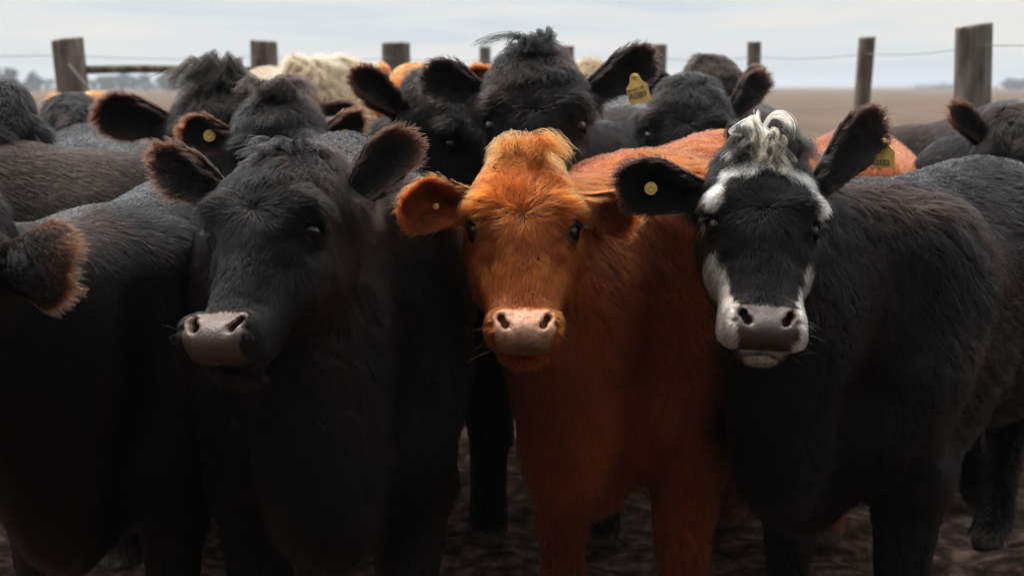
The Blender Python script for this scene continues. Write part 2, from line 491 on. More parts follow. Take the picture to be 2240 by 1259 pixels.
def build_cow(c):
    lv = c.get('lvl', 1); pal = PAL[c['pal']]; hs = c.get('hs', 1.0); bs = c.get('bs', 1.0); nw = c.get('nw', 1.0)
    seed = c.get('seed', 1)
    yaw, pitch, roll = (math.radians(c.get(k, 0)) for k in ('yaw', 'pitch', 'roll'))
    # head frame
    X0, Y0, Z0 = np.array([-1., 0, 0]), np.array([0, -1., 0]), np.array([0, 0, 1.])
    cr_, sr_ = math.cos(roll), math.sin(roll)
    Xr, Zr = X0*cr_+Z0*sr_, Z0*cr_-X0*sr_
    Zp = Zr*math.cos(pitch)-Y0*math.sin(pitch); Yp = Y0*math.cos(pitch)+Zr*math.sin(pitch)
    cy_, sy_ = math.cos(-yaw), math.sin(-yaw)
    Rz = np.array([[cy_, -sy_, 0], [sy_, cy_, 0], [0, 0, 1]])
    B = np.stack([Rz@Xr, Rz@Yp, Rz@Zp])*1.0          # rows: head axes in world
    E = P(*c['E']); O = E-hs*(np.array([0, .095, -.165])@B)
    h2w = lambda q: O+hs*(np.asarray(q, float)@B)
    def w2h(p):
        q = ((p-O.astype(np.float32))@B.T.astype(np.float32))/hs
        q[:, 2] = np.where(q[:, 2] < -.2, -.2+(q[:, 2]+.2)/c.get('muzzle', .93), q[:, 2])      # muzzle length
        return q
    # body frame
    W = np.array(c['W'], float); R_ = np.array(c['R'], float)
    fv = unit(W-R_); fx = np.array([fv[0], fv[1], 0]); lx = np.array([-fv[1], fv[0], 0])
    ls = np.linalg.norm(W-R_)/1.0 if c.get('fit', True) else bs
    C0 = np.array([W[0], W[1], 0])
    b2w = lambda f, l, z: C0+fx*f*ls+lx*l*bs+np.array([0, 0, z*bs])
    root = link('cow', None, None, (float(W[0]), float(W[1]), 0.0))
    tag(root, c['label'], 'cow', HERD)
    org = np.array([W[0], W[1], 0.0])

    prims = []      # (fn, lo, hi, k)
    def rc(a, b, r1, r2, k=.06):
        a, b = np.asarray(a, float), np.asarray(b, float); m = max(r1, r2)
        prims.append((lambda p: d_rc(p, a, b, r1, r2), np.minimum(a, b)-m, np.maximum(a, b)+m, k))
    RB = np.stack([fx, lx, np.array([0, 0, 1.])])
    def ell(f, l, z, rf, rl, rz, k=.08):
        cc = b2w(f, l, z); r = np.array([rf*ls, rl*bs, rz*bs])
        m = np.abs(RB.T)@r
        prims.append((lambda p: d_ell(p, cc, r, RB), cc-m, cc+m, k))
    S = bs
    girth = c.get('girth', 1.0)
    ell(-.48, 0, .83, .60, .31*girth, .32, .1)
    for s in (1, -1):
        ell(-.02, s*.165*girth, .82, .19, .115, .29, .07)
        ell(.09, s*.165*girth, .66, .10, .085, .15, .05)
        ell(-.93, s*.14*girth, .74, .20, .135, .28, .10)
    ell(.13, 0, .70, .21, .17*girth, .24, .12)
    ell(.20, 0, .52, .16, .070, .12, .07)
    ell(-.92, 0, .89, .25, .24*girth, .21, .10)
    rc(b2w(.02, 0, 1.03), b2w(-.5, 0, 1.02), .10*S, .11*S, .12)
    rc(b2w(-.5, 0, 1.02), b2w(-1.04, 0, 1.01), .11*S, .09*S, .12)
    st = c.get('step', (0, 0, 0, 0))
    for i, s in enumerate((1, -1)):
        o1, o2 = st[i], st[i+2]
        rc(b2w(.04, s*.15, .74), b2w(.07+o1*.4, s*.155, .52), .115*S, .088*S)
        rc(b2w(.07+o1*.4, s*.155, .52), b2w(.08+o1*.8, s*.15, .30), .084*S, .056*S, .03)
        rc(b2w(.08+o1*.8, s*.15, .30), b2w(.08+o1, s*.15, .10), .050*S, .044*S, .02)
        rc(b2w(.08+o1, s*.15, .10), b2w(.11+o1, s*.15, .045), .046*S, .048*S, .02)
        rc(b2w(.11+o1, s*.15, .04), b2w(.14+o1, s*.15, .03), .052*S, .046*S, .015)
        rc(b2w(-.90, s*.15, .80), b2w(-.80+o2*.4, s*.17, .58), .17*S, .115*S)
        rc(b2w(-.80+o2*.4, s*.17, .58), b2w(-1.06+o2*.8, s*.15, .40), .105*S, .060*S, .05)
        rc(b2w(-1.06+o2*.8, s*.15, .40), b2w(-1.00+o2, s*.15, .11), .054*S, .044*S, .03)
        rc(b2w(-1.00+o2, s*.15, .11), b2w(-.96+o2, s*.15, .045), .046*S, .050*S, .02)
        rc(b2w(-.96+o2, s*.15, .04), b2w(-.93+o2, s*.15, .03), .052*S, .046*S, .015)
    rc(b2w(-1.10, 0, 1.03), b2w(-1.19, 0, .80), .035*S, .025*S, .03)
    rc(b2w(-1.19, 0, .80), b2w(-1.17, 0, .42), .025*S, .03*S, .02)
    # neck
    A, Cc = h2w((0, -.085, -.055)), h2w((0, -.10, -.18))
    nk = c.get('neck', 1.0)
    rc(A, b2w(-.02, 0, .95), .080*hs*nk, .165*S, .10)
    rc(h2w((0, -.10, -.13)), b2w(.14, 0, .78), .085*hs*nk, .20*S*nk, .10)
    rc(Cc, b2w(.24, 0, .66), .065*hs*nk, .16*S*nk, .10)
    rc(h2w((0, -.12, -.21)), b2w(.33, 0, .55), .03*hs, .065*S, .10)
    lo = np.min([p[1] for p in prims], 0); hi = np.max([p[2] for p in prims], 0)
    hb = np.array([h2w((x, y, z)) for x in (-.145, .145) for y in (-.17, .12) for z in (-.53, .10)])
    hlo, hhi = hb.min(0), hb.max(0)
    lo = np.minimum(lo, hlo); hi = np.maximum(hi, hhi); lo[2] = max(lo[2], 0.0)
    L_ = LVL[lv]
    ax = [axis(lo[k], hi[k], hlo[k], hhi[k], L_['fine'], L_['coarse']) for k in range(3)]
    ax[2] = ax[2][ax[2] > -.06]
    sh = tuple(len(a) for a in ax)
    D = np.full(sh, 9.0, np.float32)
    def region(l, h, pad):
        return tuple(slice(max(0, np.searchsorted(ax[k], l[k]-pad)-1), min(sh[k], np.searchsorted(ax[k], h[k]+pad)+1)) for k in range(3))
    def grid(sl):
        g = np.stack(np.meshgrid(ax[0][sl[0]], ax[1][sl[1]], ax[2][sl[2]], indexing='ij'), -1)
        return g.reshape(-1, 3).astype(np.float32), g.shape[:3]
    for fn, l, h, k in prims:
        sl = region(l, h, k+.05); g, s3 = grid(sl)
        if len(g) == 0: continue
        D[sl] = smin(D[sl], fn(g).reshape(s3), k)
    sl = region(hlo, hhi, .05); g, s3 = grid(sl)
    HD = head_sdf(w2h(g), nw=nw, eo=c.get('eye', 1.0)).reshape(s3)*hs
    for s_ in (1, -1):          # furrows between neck, shoulder and brisket
        for a_, b_, r_ in (((.20, s_*.255*girth, .98), (.26, s_*.165, .70), .06), ((.26, s_*.165, .70), (.28, s_*.115, .50), .045), ((.05, s_*.285*girth, .60), (-.16, s_*.33*girth, .92), .045)):
            a_, b_ = b2w(*a_), b2w(*b_)
            sl2 = region(np.minimum(a_, b_), np.maximum(a_, b_), .18); g2, s3b = grid(sl2)
            if len(g2): D[sl2] = smax(D[sl2], -d_rc(g2, a_, b_, r_*bs, r_*bs*.8).reshape(s3b), .09)
    D[sl] = smin(D[sl], HD, .035)
    zz = ax[2][None, None, :]
    D = np.maximum(D, -zz+.004)
    V, Q = surface_nets(*ax, D)
    # headness per vertex
    q = w2h(V.astype(np.float32)); inb = (np.abs(q[:, 0]) < .17) & (q[:, 2] > -.56) & (q[:, 2] < .12) & (q[:, 1] > -.25) & (q[:, 1] < .15)
    dh = np.full(len(V), .3, np.float32); dh[inb] = head_sdf(q[inb], nw=nw, eo=c.get('eye', 1.0))*hs
    headw = sstep(.035, .004, dh)*sstep(-.17, -.06, q[:, 1]+.35*np.maximum(-.2-q[:, 2], 0))
    Nn = vertex_normals(V, Q)
    if (Nn[V[:, 2] > V[:, 2].mean()][:, 2].mean()) < 0: Q = Q[:, ::-1]; Nn = -Nn
    nV0 = len(V)
    # attributes of the main surface
    bl = np.stack([(V-C0)@fx/ls, (V-C0)@lx/bs, V[:, 2]/bs], 1)      # body coords
    n_ = len(V)
    nose = nose_mask(q, nw)*inb
    x, y, z = q.T.astype(float)
    # flow on the head
    dz = z+.165
    up = unit(np.stack([x*1.3, -.02+0*x, np.abs(dz)*1.0+.006], 1))
    dn = unit(np.stack([.9*x*np.exp(-np.maximum(-dz, 0)/.07)+.15*x, 0*x, -np.abs(dz)-.012], 1))
    wz = sstep(-.022, .022, dz+.004*vnoise(V, 60, seed))
    fh = up*wz[:, None]+dn*(1-wz)[:, None]
    pollw = sstep(c.get('part', -.075), c.get('part', -.075)+.03, z)*sstep(.13, .09, np.abs(x))
    fl_ = unit(np.stack([x*5, .5+0*x, -.75+0*x], 1))
    fh = fh*(1-pollw)[:, None]+fl_*pollw[:, None]
    sidef = unit(np.stack([0*x, -.75+0*x, -.45+0*x], 1))
    fw = sstep(-.01, .055, y)*(1-.6*sstep(.095, .115, np.abs(x)))
    fh = fh*fw[:, None]+sidef*(1-fw)[:, None]
    mzl = unit(np.stack([x*9, -.45+0*x, -.10+0*x], 1)); mw = sstep(-.35, -.40, z)
    fh = fh*(1-.7*mw)[:, None]+mzl*(.7*mw)[:, None]
    fhw = fh@B
    # flow on the body
    back = -fx[None]*np.ones((n_, 1)); down = np.array([0, 0, -1.])[None]
    legw = sstep(.56, .42, bl[:, 2])
    neckd = unit(C0+fx*(-.1)+np.array([0, 0, .6])-O)
    nkw = sstep(-.1, .15, bl[:, 0])
    fb = back*(.75-.45*nkw)[:, None]+down*(.50+.25*nkw)[:, None]+neckd[None]*(.25*nkw)[:, None]
    fb = unit(fb)*(1-legw)[:, None]+unit(down+.25*back)*legw[:, None]
    flow = fhw*headw[:, None]+fb*(1-headw)[:, None]
    # lengths
    fur = c.get('fur', 1.0)
    lh = .023+.019*sstep(-.24, -.13, z)-.010*sstep(-.28, -.36, z)+.006*(1-fw)
    lh = lh*(1-pollw)+c.get('poll', .050)*pollw
    dew = sstep(.10, .28, bl[:, 0])*sstep(.85, .65, bl[:, 2])*sstep(.12, .04, np.abs(bl[:, 1]))
    lb = .040+.030*dew-.012*legw+.006*sstep(.95, 1.02, bl[:, 2])
    tailw = sstep(-1.12, -1.16, bl[:, 0])*sstep(.7, .55, bl[:, 2])
    lb = lb+.07*tailw
    hoof = sstep(.065, .05, V[:, 2])*(1-headw)
    length = (lh*hs*headw+lb*bs*(1-headw)*(1 if lv == 0 else .72))*fur
    lift = .36+.12*(1-headw)+(.30 if c['pal'] != 'red' else -.12)*pollw*headw
    e1 = .010*(1-c.get('eye', 1.0))+np.minimum(np.linalg.norm(np.stack([np.abs(x), y, z], 1)-EYE-eye_frame(1)[2]*.018, axis=1), 1)
    eyec = sstep(.026, .036, e1)
    length *= .30+.70*sstep(.03, .065, e1)
    dens = (1-nose)*(1-hoof)*eyec*(1+.5*headw)
    dens *= 1-sstep(-.478, -.492, z)*sstep(-.04, 0, y)*.5*headw
    wav = (.85*headw*(.4+.6*fw)+.95*(1-headw)+.8*pollw*headw)*(1-.5*sstep(-.26, -.34, z)*headw)
    if lv > 0: wav = wav*(headw+.35*(1-headw)); lift = lift*(headw+.55*(1-headw))
    col = np.tile(np.array(pal['base'], float), (n_, 1))
    tipc = np.zeros(n_)
    if c.get('whiteface'):
        ax_ = np.abs(x+.005+.008*vnoise(V, 22, 3))+.009*vnoise(V, 55, 4)+.004*vnoise(V, 130, 6)+.002
        zz_ = z+.006*vnoise(V, 40, 8)
        xb = np.interp(zz_, [-.42, -.39, -.33, -.27, -.225, -.20, -.17, -.15, -.13, -.10, -.08, -.062, -.045, -.035], [.066, .068, .076, .090, .112, .2, .2, .104, .101, .093, .076, .056, .028, .0])
        xo = np.interp(zz_, [-.42, -.20, -.165, -.15, -.12, -.09, -.06, -.03, .0, .05], [.5, .5, .130, .128, .127, .119, .098, .060, .030, .018])
        wh = sstep(-.003, .003, ax_-xb)*sstep(.004, -.004, ax_-xo)
        wh = np.where(zz_ < -.20, wh*sstep(-.075, -.045, y), wh*sstep(-.02, .02, y))
        wh = np.maximum(wh, sstep(-.478, -.486, z)*sstep(.07, .055, ax_)*sstep(-.05, -.02, y))
        wh = wh*headw
        belly = sstep(.56, .53, bl[:, 2])*sstep(-.55, -.65, bl[:, 0])*sstep(-1, -.92, bl[:, 0])*sstep(.14, .1, np.abs(bl[:, 1]))*(1-headw)*sstep(.4, .46, bl[:, 2])
        wh = np.maximum(wh, belly)
        col = col*(1-wh)[:, None]+np.array([.80, .72, .60])*wh[:, None]
        length *= 1-.25*wh*headw
        length *= 1-.45*(1-wh)*sstep(-.19, -.15, z)*sstep(.0, -.04, z)*headw*fw
        dens *= 1+.8*wh*headw
    pn = np.clip(vnoise(V, 3.5, seed+60)*.8+vnoise(V, 9, seed+61)*.6, -1, 1)[:, None]
    if c['pal'] == 'black': col = col+np.clip(pn, 0, 1)*np.array([.0075, .0030, .0014])
    if c['pal'] == 'red': col = col*(1+.30*pn)
    if c['pal'] == 'red':
        fc = 1+.32*np.clip(vnoise(V, 14, seed+63)+.5*vnoise(V, 30, seed+64), -1, 1)[:, None]; headcol = np.array([.38, .056, .0062])*fc; dark_hair_shade = np.minimum(d_rc(np.stack([np.abs(x), y, z], 1).astype(np.float32), (.088, .075, -.195), (.060, .085, -.262), .012, .006), 1); headcol = headcol*(1-.5*sstep(.012, -.004, dark_hair_shade)[:, None])  # tear groove: dark hair, plus the crease's shade painted into the coat colour
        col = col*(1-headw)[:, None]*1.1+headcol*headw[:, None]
        topw = sstep(-.045, .05, z+.02*vnoise(V, 40, 77))*headw
        col = col*(1-.75*topw)[:, None]+np.array([.38, .11, .024])*(.75*topw)[:, None]
        mzw = sstep(-.37, -.40, z)*headw*sstep(.09, .06, np.abs(x)-0.0)
        dk = legw*(1-headw)
        col = col*(1-.12*dk)[:, None]
    skin = np.tile(np.array(pal['skin'], float), (n_, 1))
    if c.get('whiteface'):
        skin = skin*(1-wh)[:, None]+np.array([.45, .34, .27])*wh[:, None]
    nsk = np.array(c.get('nose', pal['nose']))
    nv = .25+.75*sstep(-.492, -.420, z)
    skin = skin*(1-nose)[:, None]+(nsk[None]*nv[:, None])*nose[:, None]
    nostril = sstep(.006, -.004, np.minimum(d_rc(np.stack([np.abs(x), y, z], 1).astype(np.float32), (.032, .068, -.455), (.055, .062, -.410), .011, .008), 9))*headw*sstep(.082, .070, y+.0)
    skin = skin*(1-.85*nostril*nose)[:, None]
    lid = sstep(.040, .030, e1)[:, None]; skin = skin*(1-lid)+np.array([.006, .004, .0035])*lid
    hoofc = np.array([.10, .085, .075]); skin = skin*(1-hoof)[:, None]+hoofc*hoof[:, None]
    attrs = [V, Nn, flow, length, lift, dens, wav, col, skin, nose, tipc]
    # ears
    ears = {}
    for sx, key in ((1, 'earL'), (-1, 'earR')):       # earL is the one on the viewer's left
        sp = c.get(key, {})
        if sp is None: continue
        sp = dict(sp, turn=sp.get('turn', 0)-sx*(c.get('pitch', 0)-8))       # the ear keeps facing forward when the head tilts
        v, qd, fl, ew, side, at, fr = ear_mesh(sx, sp, hs)
        vw = O+hs*(v@B)
        en = vertex_normals(vw, qd)
        ears[key] = (at, fr)
        m = len(v); fo = fl@B
        lowp = np.clip(-(fl[:, 2]), 0, 1)
        le = (.020+.014*ew+.024*side*(1-ew))*hs*fur*sp.get('fur', 1.0)
        fr_amt = sp.get('fringe', c.get('fringe', .5))*.75
        tc_ = np.clip(ew*fr_amt*(1+.5*vnoise(vw, 30, seed+88)), 0, 1)
        cb = np.tile(np.array(pal['base'], float), (m, 1))
        if c['pal'] == 'red': cb = cb*(1-.10*side*(1-ew))[:, None]*1.35
        cb = cb*(1-tc_)[:, None]+np.array(pal['tip'])*tc_[:, None]
        base = len(attrs[0])
        Q = np.concatenate([Q, qd+base])
        new = [vw, en, fo, le, .52+.10*ew+.2*side*(1-ew), np.full(m, 2.3), np.full(m, .95), cb, np.tile(np.array(pal['skin'])*.8, (m, 1)), np.zeros(m), tc_]
        attrs = [np.concatenate([a, b_]) for a, b_ in zip(attrs, new)]
    V, Nn, flow, length, lift, dens, wav, col, skin, nose, tipc = attrs
    body = mesh_obj('body', V-org, Q, M_SKIN, root)
    me = body.data
    a = me.attributes.new('hidecol', 'FLOAT_COLOR', 'POINT'); c4 = np.ones((len(V), 4), np.float32); c4[:, :3] = skin
    if len(me.vertices) == len(V):
        a.data.foreach_set('color', c4.ravel())
        a = me.attributes.new('nose', 'FLOAT', 'POINT'); a.data.foreach_set('value', nose.astype(np.float32))
    # eyes
    for sx in ((1, -1)):
        ec = O+hs*((EYE*np.array([sx, 1, 1]))@B)
        bpy_me = EYEMESH
        e = link('eye', bpy_me, root, tuple(ec-org)); e.scale = (.0225*hs,)*3
    # hair sampling
    if HAIR > 0:
        T = np.concatenate([Q[:, [0, 1, 2]], Q[:, [0, 2, 3]]])
        p0, p1, p2 = V[T[:, 0]], V[T[:, 1]], V[T[:, 2]]
        area = .5*np.linalg.norm(np.cross(p1-p0, p2-p0), axis=1)
        ctr = (p0+p1+p2)/3; dist = np.linalg.norm(ctr-CAMP, axis=1)
        nT = unit(np.cross(p1-p0, p2-p0)); vd = (CAMP-ctr)/dist[:, None]
        face = sstep(-.45, -.05, np.sum(nT*vd, 1))*.92+.08
        scale = (2.8/dist)**1.5
        # outside the field of view: sparse
        pxx = 1120+ctr[:, 0]/np.maximum(ctr[:, 1], .1)*F
        inview = sstep(-900, -250, pxx)*sstep(3140, 2490, pxx)*.9+.1
        low = .35+.65*sstep(.12, .45, ctr[:, 2]+.1*(3.2-ctr[:, 1]))
        wgt = area*dens[T].mean(1)*face*inview*scale*low/(.35+.65*np.clip(length[T].mean(1)/.03, .45, 1.6))
        n = int(wgt.sum()*135000*HAIR*c.get('hd', 1.0))
        if n > 50:
            cum = np.cumsum(wgt)
            ti = np.searchsorted(cum, RNG.random(n)*cum[-1]).clip(0, len(T)-1)
            r1 = np.sqrt(RNG.random(n)); r2 = RNG.random(n)
            bw = np.stack([1-r1, r1*(1-r2), r1*r2], 1)
            ip = lambda a: np.einsum('nk,nk...->n...', bw, a[T[ti]])
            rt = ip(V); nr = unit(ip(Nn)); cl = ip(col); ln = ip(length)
            dd = np.linalg.norm(rt-CAMP, axis=1)
            var = 1+.34*RNG.normal(size=(n, 1))+.20*vnoise(rt, 45, seed+3)[:, None]
            cl = cl*var.clip(.35, 1.8)
            if c['pal'] in ('black', 'brownblack'):
                br = (RNG.random(n) < c.get('rust', .10))[:, None]*(RNG.random((n, 1)))
                cl = cl+br*np.array([.016, .006, .0028])
            wid = (.00085+.0004*np.clip(ln/.04, 0, 1))*(np.maximum(dd, 2.6)/2.8)**1.05
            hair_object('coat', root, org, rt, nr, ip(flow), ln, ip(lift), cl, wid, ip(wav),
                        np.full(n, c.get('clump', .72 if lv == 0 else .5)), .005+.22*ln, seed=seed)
    # forelock and tufts, given in the head frame
    packs = []
    for L in c.get('locks', ()):
        paths = [[h2w(pt) for pt in path] for path in L['paths']]
        packs.append(lock_strands(paths, int(L.get('n', 60)*max(HAIR, .3)), L.get('spread', .006), L.get('tip', .008), L['col'], L.get('w', .0009), seed+L.get('s', 0), L.get('jit', .3)))
    if packs: strands_object('forelock', root, org, packs)
    if lv == 0:
        nwh = c.get('nwhisk', 13)
        r = np.random.default_rng(seed+400); lash, whisk = [], []
        for sx in (1, -1):
            fr_ = eye_frame(1)*np.array([sx, 1, 1]); e0 = EYE*np.array([sx, 1, 1])
            for _ in range(34):
                t = r.uniform(-1, 1); b0 = e0+fr_[0]*t*.017+np.array([0, 0, .0115-.004*t*t])+fr_[2]*.021
                o_ = fr_[2]*1.0+fr_[0]*t*.4+r.normal(size=3)*.12
                lash.append([b0, b0+o_*.007+np.array([0, 0, -.001]), b0+o_*.014+np.array([0, 0, -.005]), b0+o_*.019+np.array([0, 0, -.011])])
            for _ in range(nwh):
                b0 = np.array([sx*r.uniform(.02, .075), .0, r.uniform(-.50, -.42)]); b0[1] = np.interp(abs(b0[0]), [.02, .06, .078], [.055, .05, .03])-.03*(b0[2] < -.47)
                if abs(b0[0]) < .068 and b0[2] > -.482: b0[0] = sx*.074
                o_ = unit(np.array([sx*(.4+abs(b0[0])*8), .55, -.5])+r.normal(size=3)*.35); l = r.uniform(.025, .055)
                whisk.append([b0, b0+o_*l*.4, b0+o_*l*.75+np.array([0, 0, -.003]), b0+o_*l+np.array([0, 0, -.010])])
        wl = lambda paths: [[h2w(np.array([p[0], p[1], p[2] if p[2] > -.2 else -.2+(p[2]+.2)*c.get('muzzle', .93)])) for p in path] for path in paths]
        strands_object('eyelashes', root, org, [lock_strands(wl(lash), 3, .0006, .001, (.004, .0035, .003), .0006, seed+5)])
        strands_object('whiskers', root, org, [lock_strands(wl(whisk), 1, .0, .001, c.get('whisk', (.02, .018, .016)), .00035, seed+6)])
    return dict(root=root, org=org, h2w=h2w, B=B, O=O, hs=hs, ears=ears, V=V)

def uv_sphere(nu=28, nv=18):
    V, Q = [], []
    for j in range(nv+1):
        a = math.pi*j/nv
        for i in range(nu):
            b = 2*math.pi*i/nu
            V.append((math.sin(a)*math.cos(b), math.sin(a)*math.sin(b), math.cos(a)))
    for j in range(nv):
        for i in range(nu):
            Q.append((j*nu+i, (j+1)*nu+i, (j+1)*nu+(i+1) % nu, j*nu+(i+1) % nu))
    return V, Q
_v, _q = uv_sphere()
_eo = mesh_obj('eye', _v, _q, M_EYE); EYEMESH = _eo.data; bpy.data.objects.remove(_eo)

# ------------------------------------------------------------------ ground, distance, fence
def ground_material():
    m, t, o = new_mat('earth')
    g = t.nodes.new('ShaderNodeNewGeometry'); sp = t.nodes.new('ShaderNodeSeparateXYZ'); t.links.new(g.outputs['Position'], sp.inputs[0])
    b = t.nodes.new('ShaderNodeBsdfPrincipled'); b.inputs['Roughness'].default_value = .95; b.inputs['Specular IOR Level'].default_value = .15
    def noise(sc, det, vec=None, stretch=None):
        n = t.nodes.new('ShaderNodeTexNoise'); n.inputs['Scale'].default_value = sc; n.inputs['Detail'].default_value = det
        if stretch:
            mpp = t.nodes.new('ShaderNodeMapping'); mpp.inputs['Scale'].default_value = stretch
            t.links.new(g.outputs['Position'], mpp.inputs[0]); t.links.new(mpp.outputs[0], n.inputs['Vector'])
        else: t.links.new(g.outputs['Position'], n.inputs['Vector'])
        return n
    def ramp(src, stops):
        r = t.nodes.new('ShaderNodeValToRGB'); t.links.new(src, r.inputs[0])
        el = r.color_ramp.elements
        el[0].position, el[0].color = stops[0][0], (*stops[0][1], 1); el[1].position, el[1].color = stops[-1][0], (*stops[-1][1], 1)
        for p, c in stops[1:-1]:
            e = el.new(p); e.color = (*c, 1)
        return r
    mud = ramp(noise(17, 8).outputs['Fac'], [(.36, (.028, .018, .013)), (.52, (.085, .055, .042)), (.66, (.20, .14, .11))])
    fld = ramp(noise(.35, 9, stretch=(.5, .9, 1)).outputs['Fac'], [(.34, (.072, .046, .027)), (.5, (.102, .066, .041)), (.66, (.140, .094, .060))])
    far = t.nodes.new('ShaderNodeMapRange'); far.inputs['From Min'].default_value = 9.5; far.inputs['From Max'].default_value = 12.5
    t.links.new(sp.outputs['Y'], far.inputs['Value'])
    mx = t.nodes.new('ShaderNodeMix'); mx.data_type = 'RGBA'
    t.links.new(far.outputs[0], mx.inputs['Factor']); t.links.new(mud.outputs[0], mx.inputs['A']); t.links.new(fld.outputs[0], mx.inputs['B'])
    t.links.new(mx.outputs['Result'], b.inputs['Base Color'])
    bp = t.nodes.new('ShaderNodeBump'); bp.inputs['Strength'].default_value = .9; bp.inputs['Distance'].default_value = .03
    t.links.new(noise(26, 8).outputs['Fac'], bp.inputs['Height']); t.links.new(bp.outputs[0], b.inputs['Normal'])
    t.links.new(b.outputs[0], o.inputs[0])
    return m

rr = np.concatenate([np.arange(.4, 9, .05), np.geomspace(9, 4200, 70)])
na = 360
ang = np.linspace(0, 2*math.pi, na, endpoint=False)
GX = np.concatenate([[0], (rr[:, None]*np.cos(ang)).ravel()]); GY = np.concatenate([[0], (rr[:, None]*np.sin(ang)).ravel()])
gp = np.stack([GX, GY, 0*GX], 1)
GZ = .028*vnoise(gp, 5.5, 2)+.016*vnoise(gp, 14, 3)+.03*vnoise(gp, 1.1, 4)
GZ = GZ*sstep(14, 8, np.hypot(GX, GY))-.008
gp[:, 2] = GZ
GF = []
for j in range(na): GF.append((0, 1+j, 1+(j+1) % na))
k = np.arange(len(rr)-1)[:, None]; j = np.arange(na)[None]
Q4 = np.stack([1+k*na+j, 1+(k+1)*na+j, 1+(k+1)*na+(j+1) % na, 1+k*na+(j+1) % na], -1).reshape(-1, 4)
g = mesh_obj('ground', gp, GF+[tuple(q) for q in Q4.tolist()], ground_material()); tag(g, kind='structure')

# far trees along the horizon: many small leaf clumps
def treeline():
    r = np.random.default_rng(5); V, Q = [], []
    def clump(c, s):
        for _ in range(5):
            n = unit(r.normal(size=3)); a = unit(np.cross(n, r.normal(size=3))); b2 = np.cross(n, a)
            o = c+r.normal(size=3)*s*.45; i = len(V)
            for u, v in ((-1, -.6), (1, -.8), (.7, .9), (-.8, .7)): V.append(o+a*u*s+b2*v*s*.8)
            Q.append((i, i+1, i+2, i+3))
    def tree(x, y, h, wd):
        for _ in range(26):
            t = r.random()**.8; ww = wd*(1-abs(2*t-.9)**2*.75)
            clump(np.array([x+r.normal()*ww*.45, y+r.normal()*wd*.4, .3+t*h]), .16*h)
    for x in np.arange(-330, -95, 3.2):                      # left wood
        u = vnoise(np.array([[x, 0, 0]]), .05, 3)[0]
        tree(x+r.normal()*1.5, 520+r.normal()*18, (3.0+2.6*r.random()+2.2*u), 4.5)
    for x, h in ((-186, 8.2), (-189, 6.5), (-176, 6.8), (-168, 6.0), (-182, 7.2)): tree(x, 505, h, 3.4)
    for x in np.arange(178, 320, 4.5):                        # right hedge
        tree(x+r.normal()*2, 640+r.normal()*12, 1.5+3.0*r.random()*sstep(178, 215, x), 5.5)
    for x in np.arange(-90, 178, 8.0):
        tree(x+r.normal()*3, 1300+r.normal()*20, 2.2+2.0*r.random(), 9)
    return np.array(V), np.array(Q)
tv, tq = treeline()
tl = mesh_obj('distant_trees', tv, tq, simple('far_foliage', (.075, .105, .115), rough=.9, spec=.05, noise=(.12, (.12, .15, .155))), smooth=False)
tag(tl, 'low bluish line of far trees along the horizon', 'trees', kind='stuff')

fence = link('wire_fence', None, None, (0.0, 10.0, 0.0))
tag(fence, 'weathered round post and wire fence behind the cattle', 'fence')
FO = np.array([0, 10.0, 0])
def post(x, y, top, r, lean=(0, 0), seed=0, slant=0.0):
    rg = np.random.default_rng(seed+50); nu = 28; hz = np.concatenate([np.linspace(-.05, top-.02, 34), [top-.006, top]])
    V = []; Q = []
    for i, zz in enumerate(hz):
        for a in np.linspace(0, 2*math.pi, nu, endpoint=False):
            pt = np.array([[math.cos(a)*2, math.sin(a)*2, zz*1.6+seed*9]])
            rad = r*(1+.05*vnoise(pt, 1.2, seed)[0]+.035*vnoise(pt*np.array([1, 1, .25]), 4.0, seed+3)[0]+.05*(1-zz/top))
            if i == len(hz)-1: rad *= .93
            zc = zz+(slant*math.cos(a)+.006*vnoise(pt, 3, seed+4)[0])*(zz > top-.03)
            V.append((x+lean[0]*(zz-HC)+rad*math.cos(a), y+lean[1]*zz+rad*math.sin(a), zc))
    for i in range(len(hz)-1):
        for k_ in range(nu): Q.append((i*nu+k_, i*nu+(k_+1) % nu, (i+1)*nu+(k_+1) % nu, (i+1)*nu+k_))
    Q.append(tuple(range((len(hz)-1)*nu, len(hz)*nu)))
    V = np.array(V)-FO
    mesh_obj('post', V, Q, M_WOOD, fence)
def tube(name, pts, r, mat, nu=6, taper=None):
    pts = np.asarray(pts, float); V, Q = [], []
    for i, p in enumerate(pts):
        tg = unit(pts[min(i+1, len(pts)-1)]-pts[max(i-1, 0)])
        a = unit(np.cross(tg, [0.13, .2, 1.0])); b2 = np.cross(tg, a)
        rr_ = r if np.isscalar(r) else r[i]
        for k_ in range(nu):
            t = 2*math.pi*k_/nu; V.append(p+rr_*(a*math.cos(t)+b2*math.sin(t)))
    n = len(pts)
    for i in range(n-1):
        for k_ in range(nu): Q.append((i*nu+k_, i*nu+(k_+1) % nu, (i+1)*nu+(k_+1) % nu, (i+1)*nu+k_))
    Q.append(tuple(range(nu))[::-1]); Q.append(tuple(range((n-1)*nu, n*nu)))
    return mesh_obj(name, np.array(V)-FO, Q, mat, fence)
POSTS = [   # photo x, top y, distance, radius, lean
    (155, 86, 9.0, .098, (-.075, 0), .012), (577, 90, 9.4, .088, (-.005, 0), -.004), (866, 94, 9.8, .096, (.0, 0), .0),
    (1061, 103, 11.0, .043, (0, 0), 0), (1243, 101, 10.7, .043, (0, 0), 0), (1443, 98, 10.4, .047, (.02, 0), 0), (1651, 92, 9.7, .046, (-.01, 0), 0),
    (1892, 82, 8.8, .050, (.05, 0), .004), (2133, 55, 6.86, .086, (-.02, 0), .012)]
PTS = []
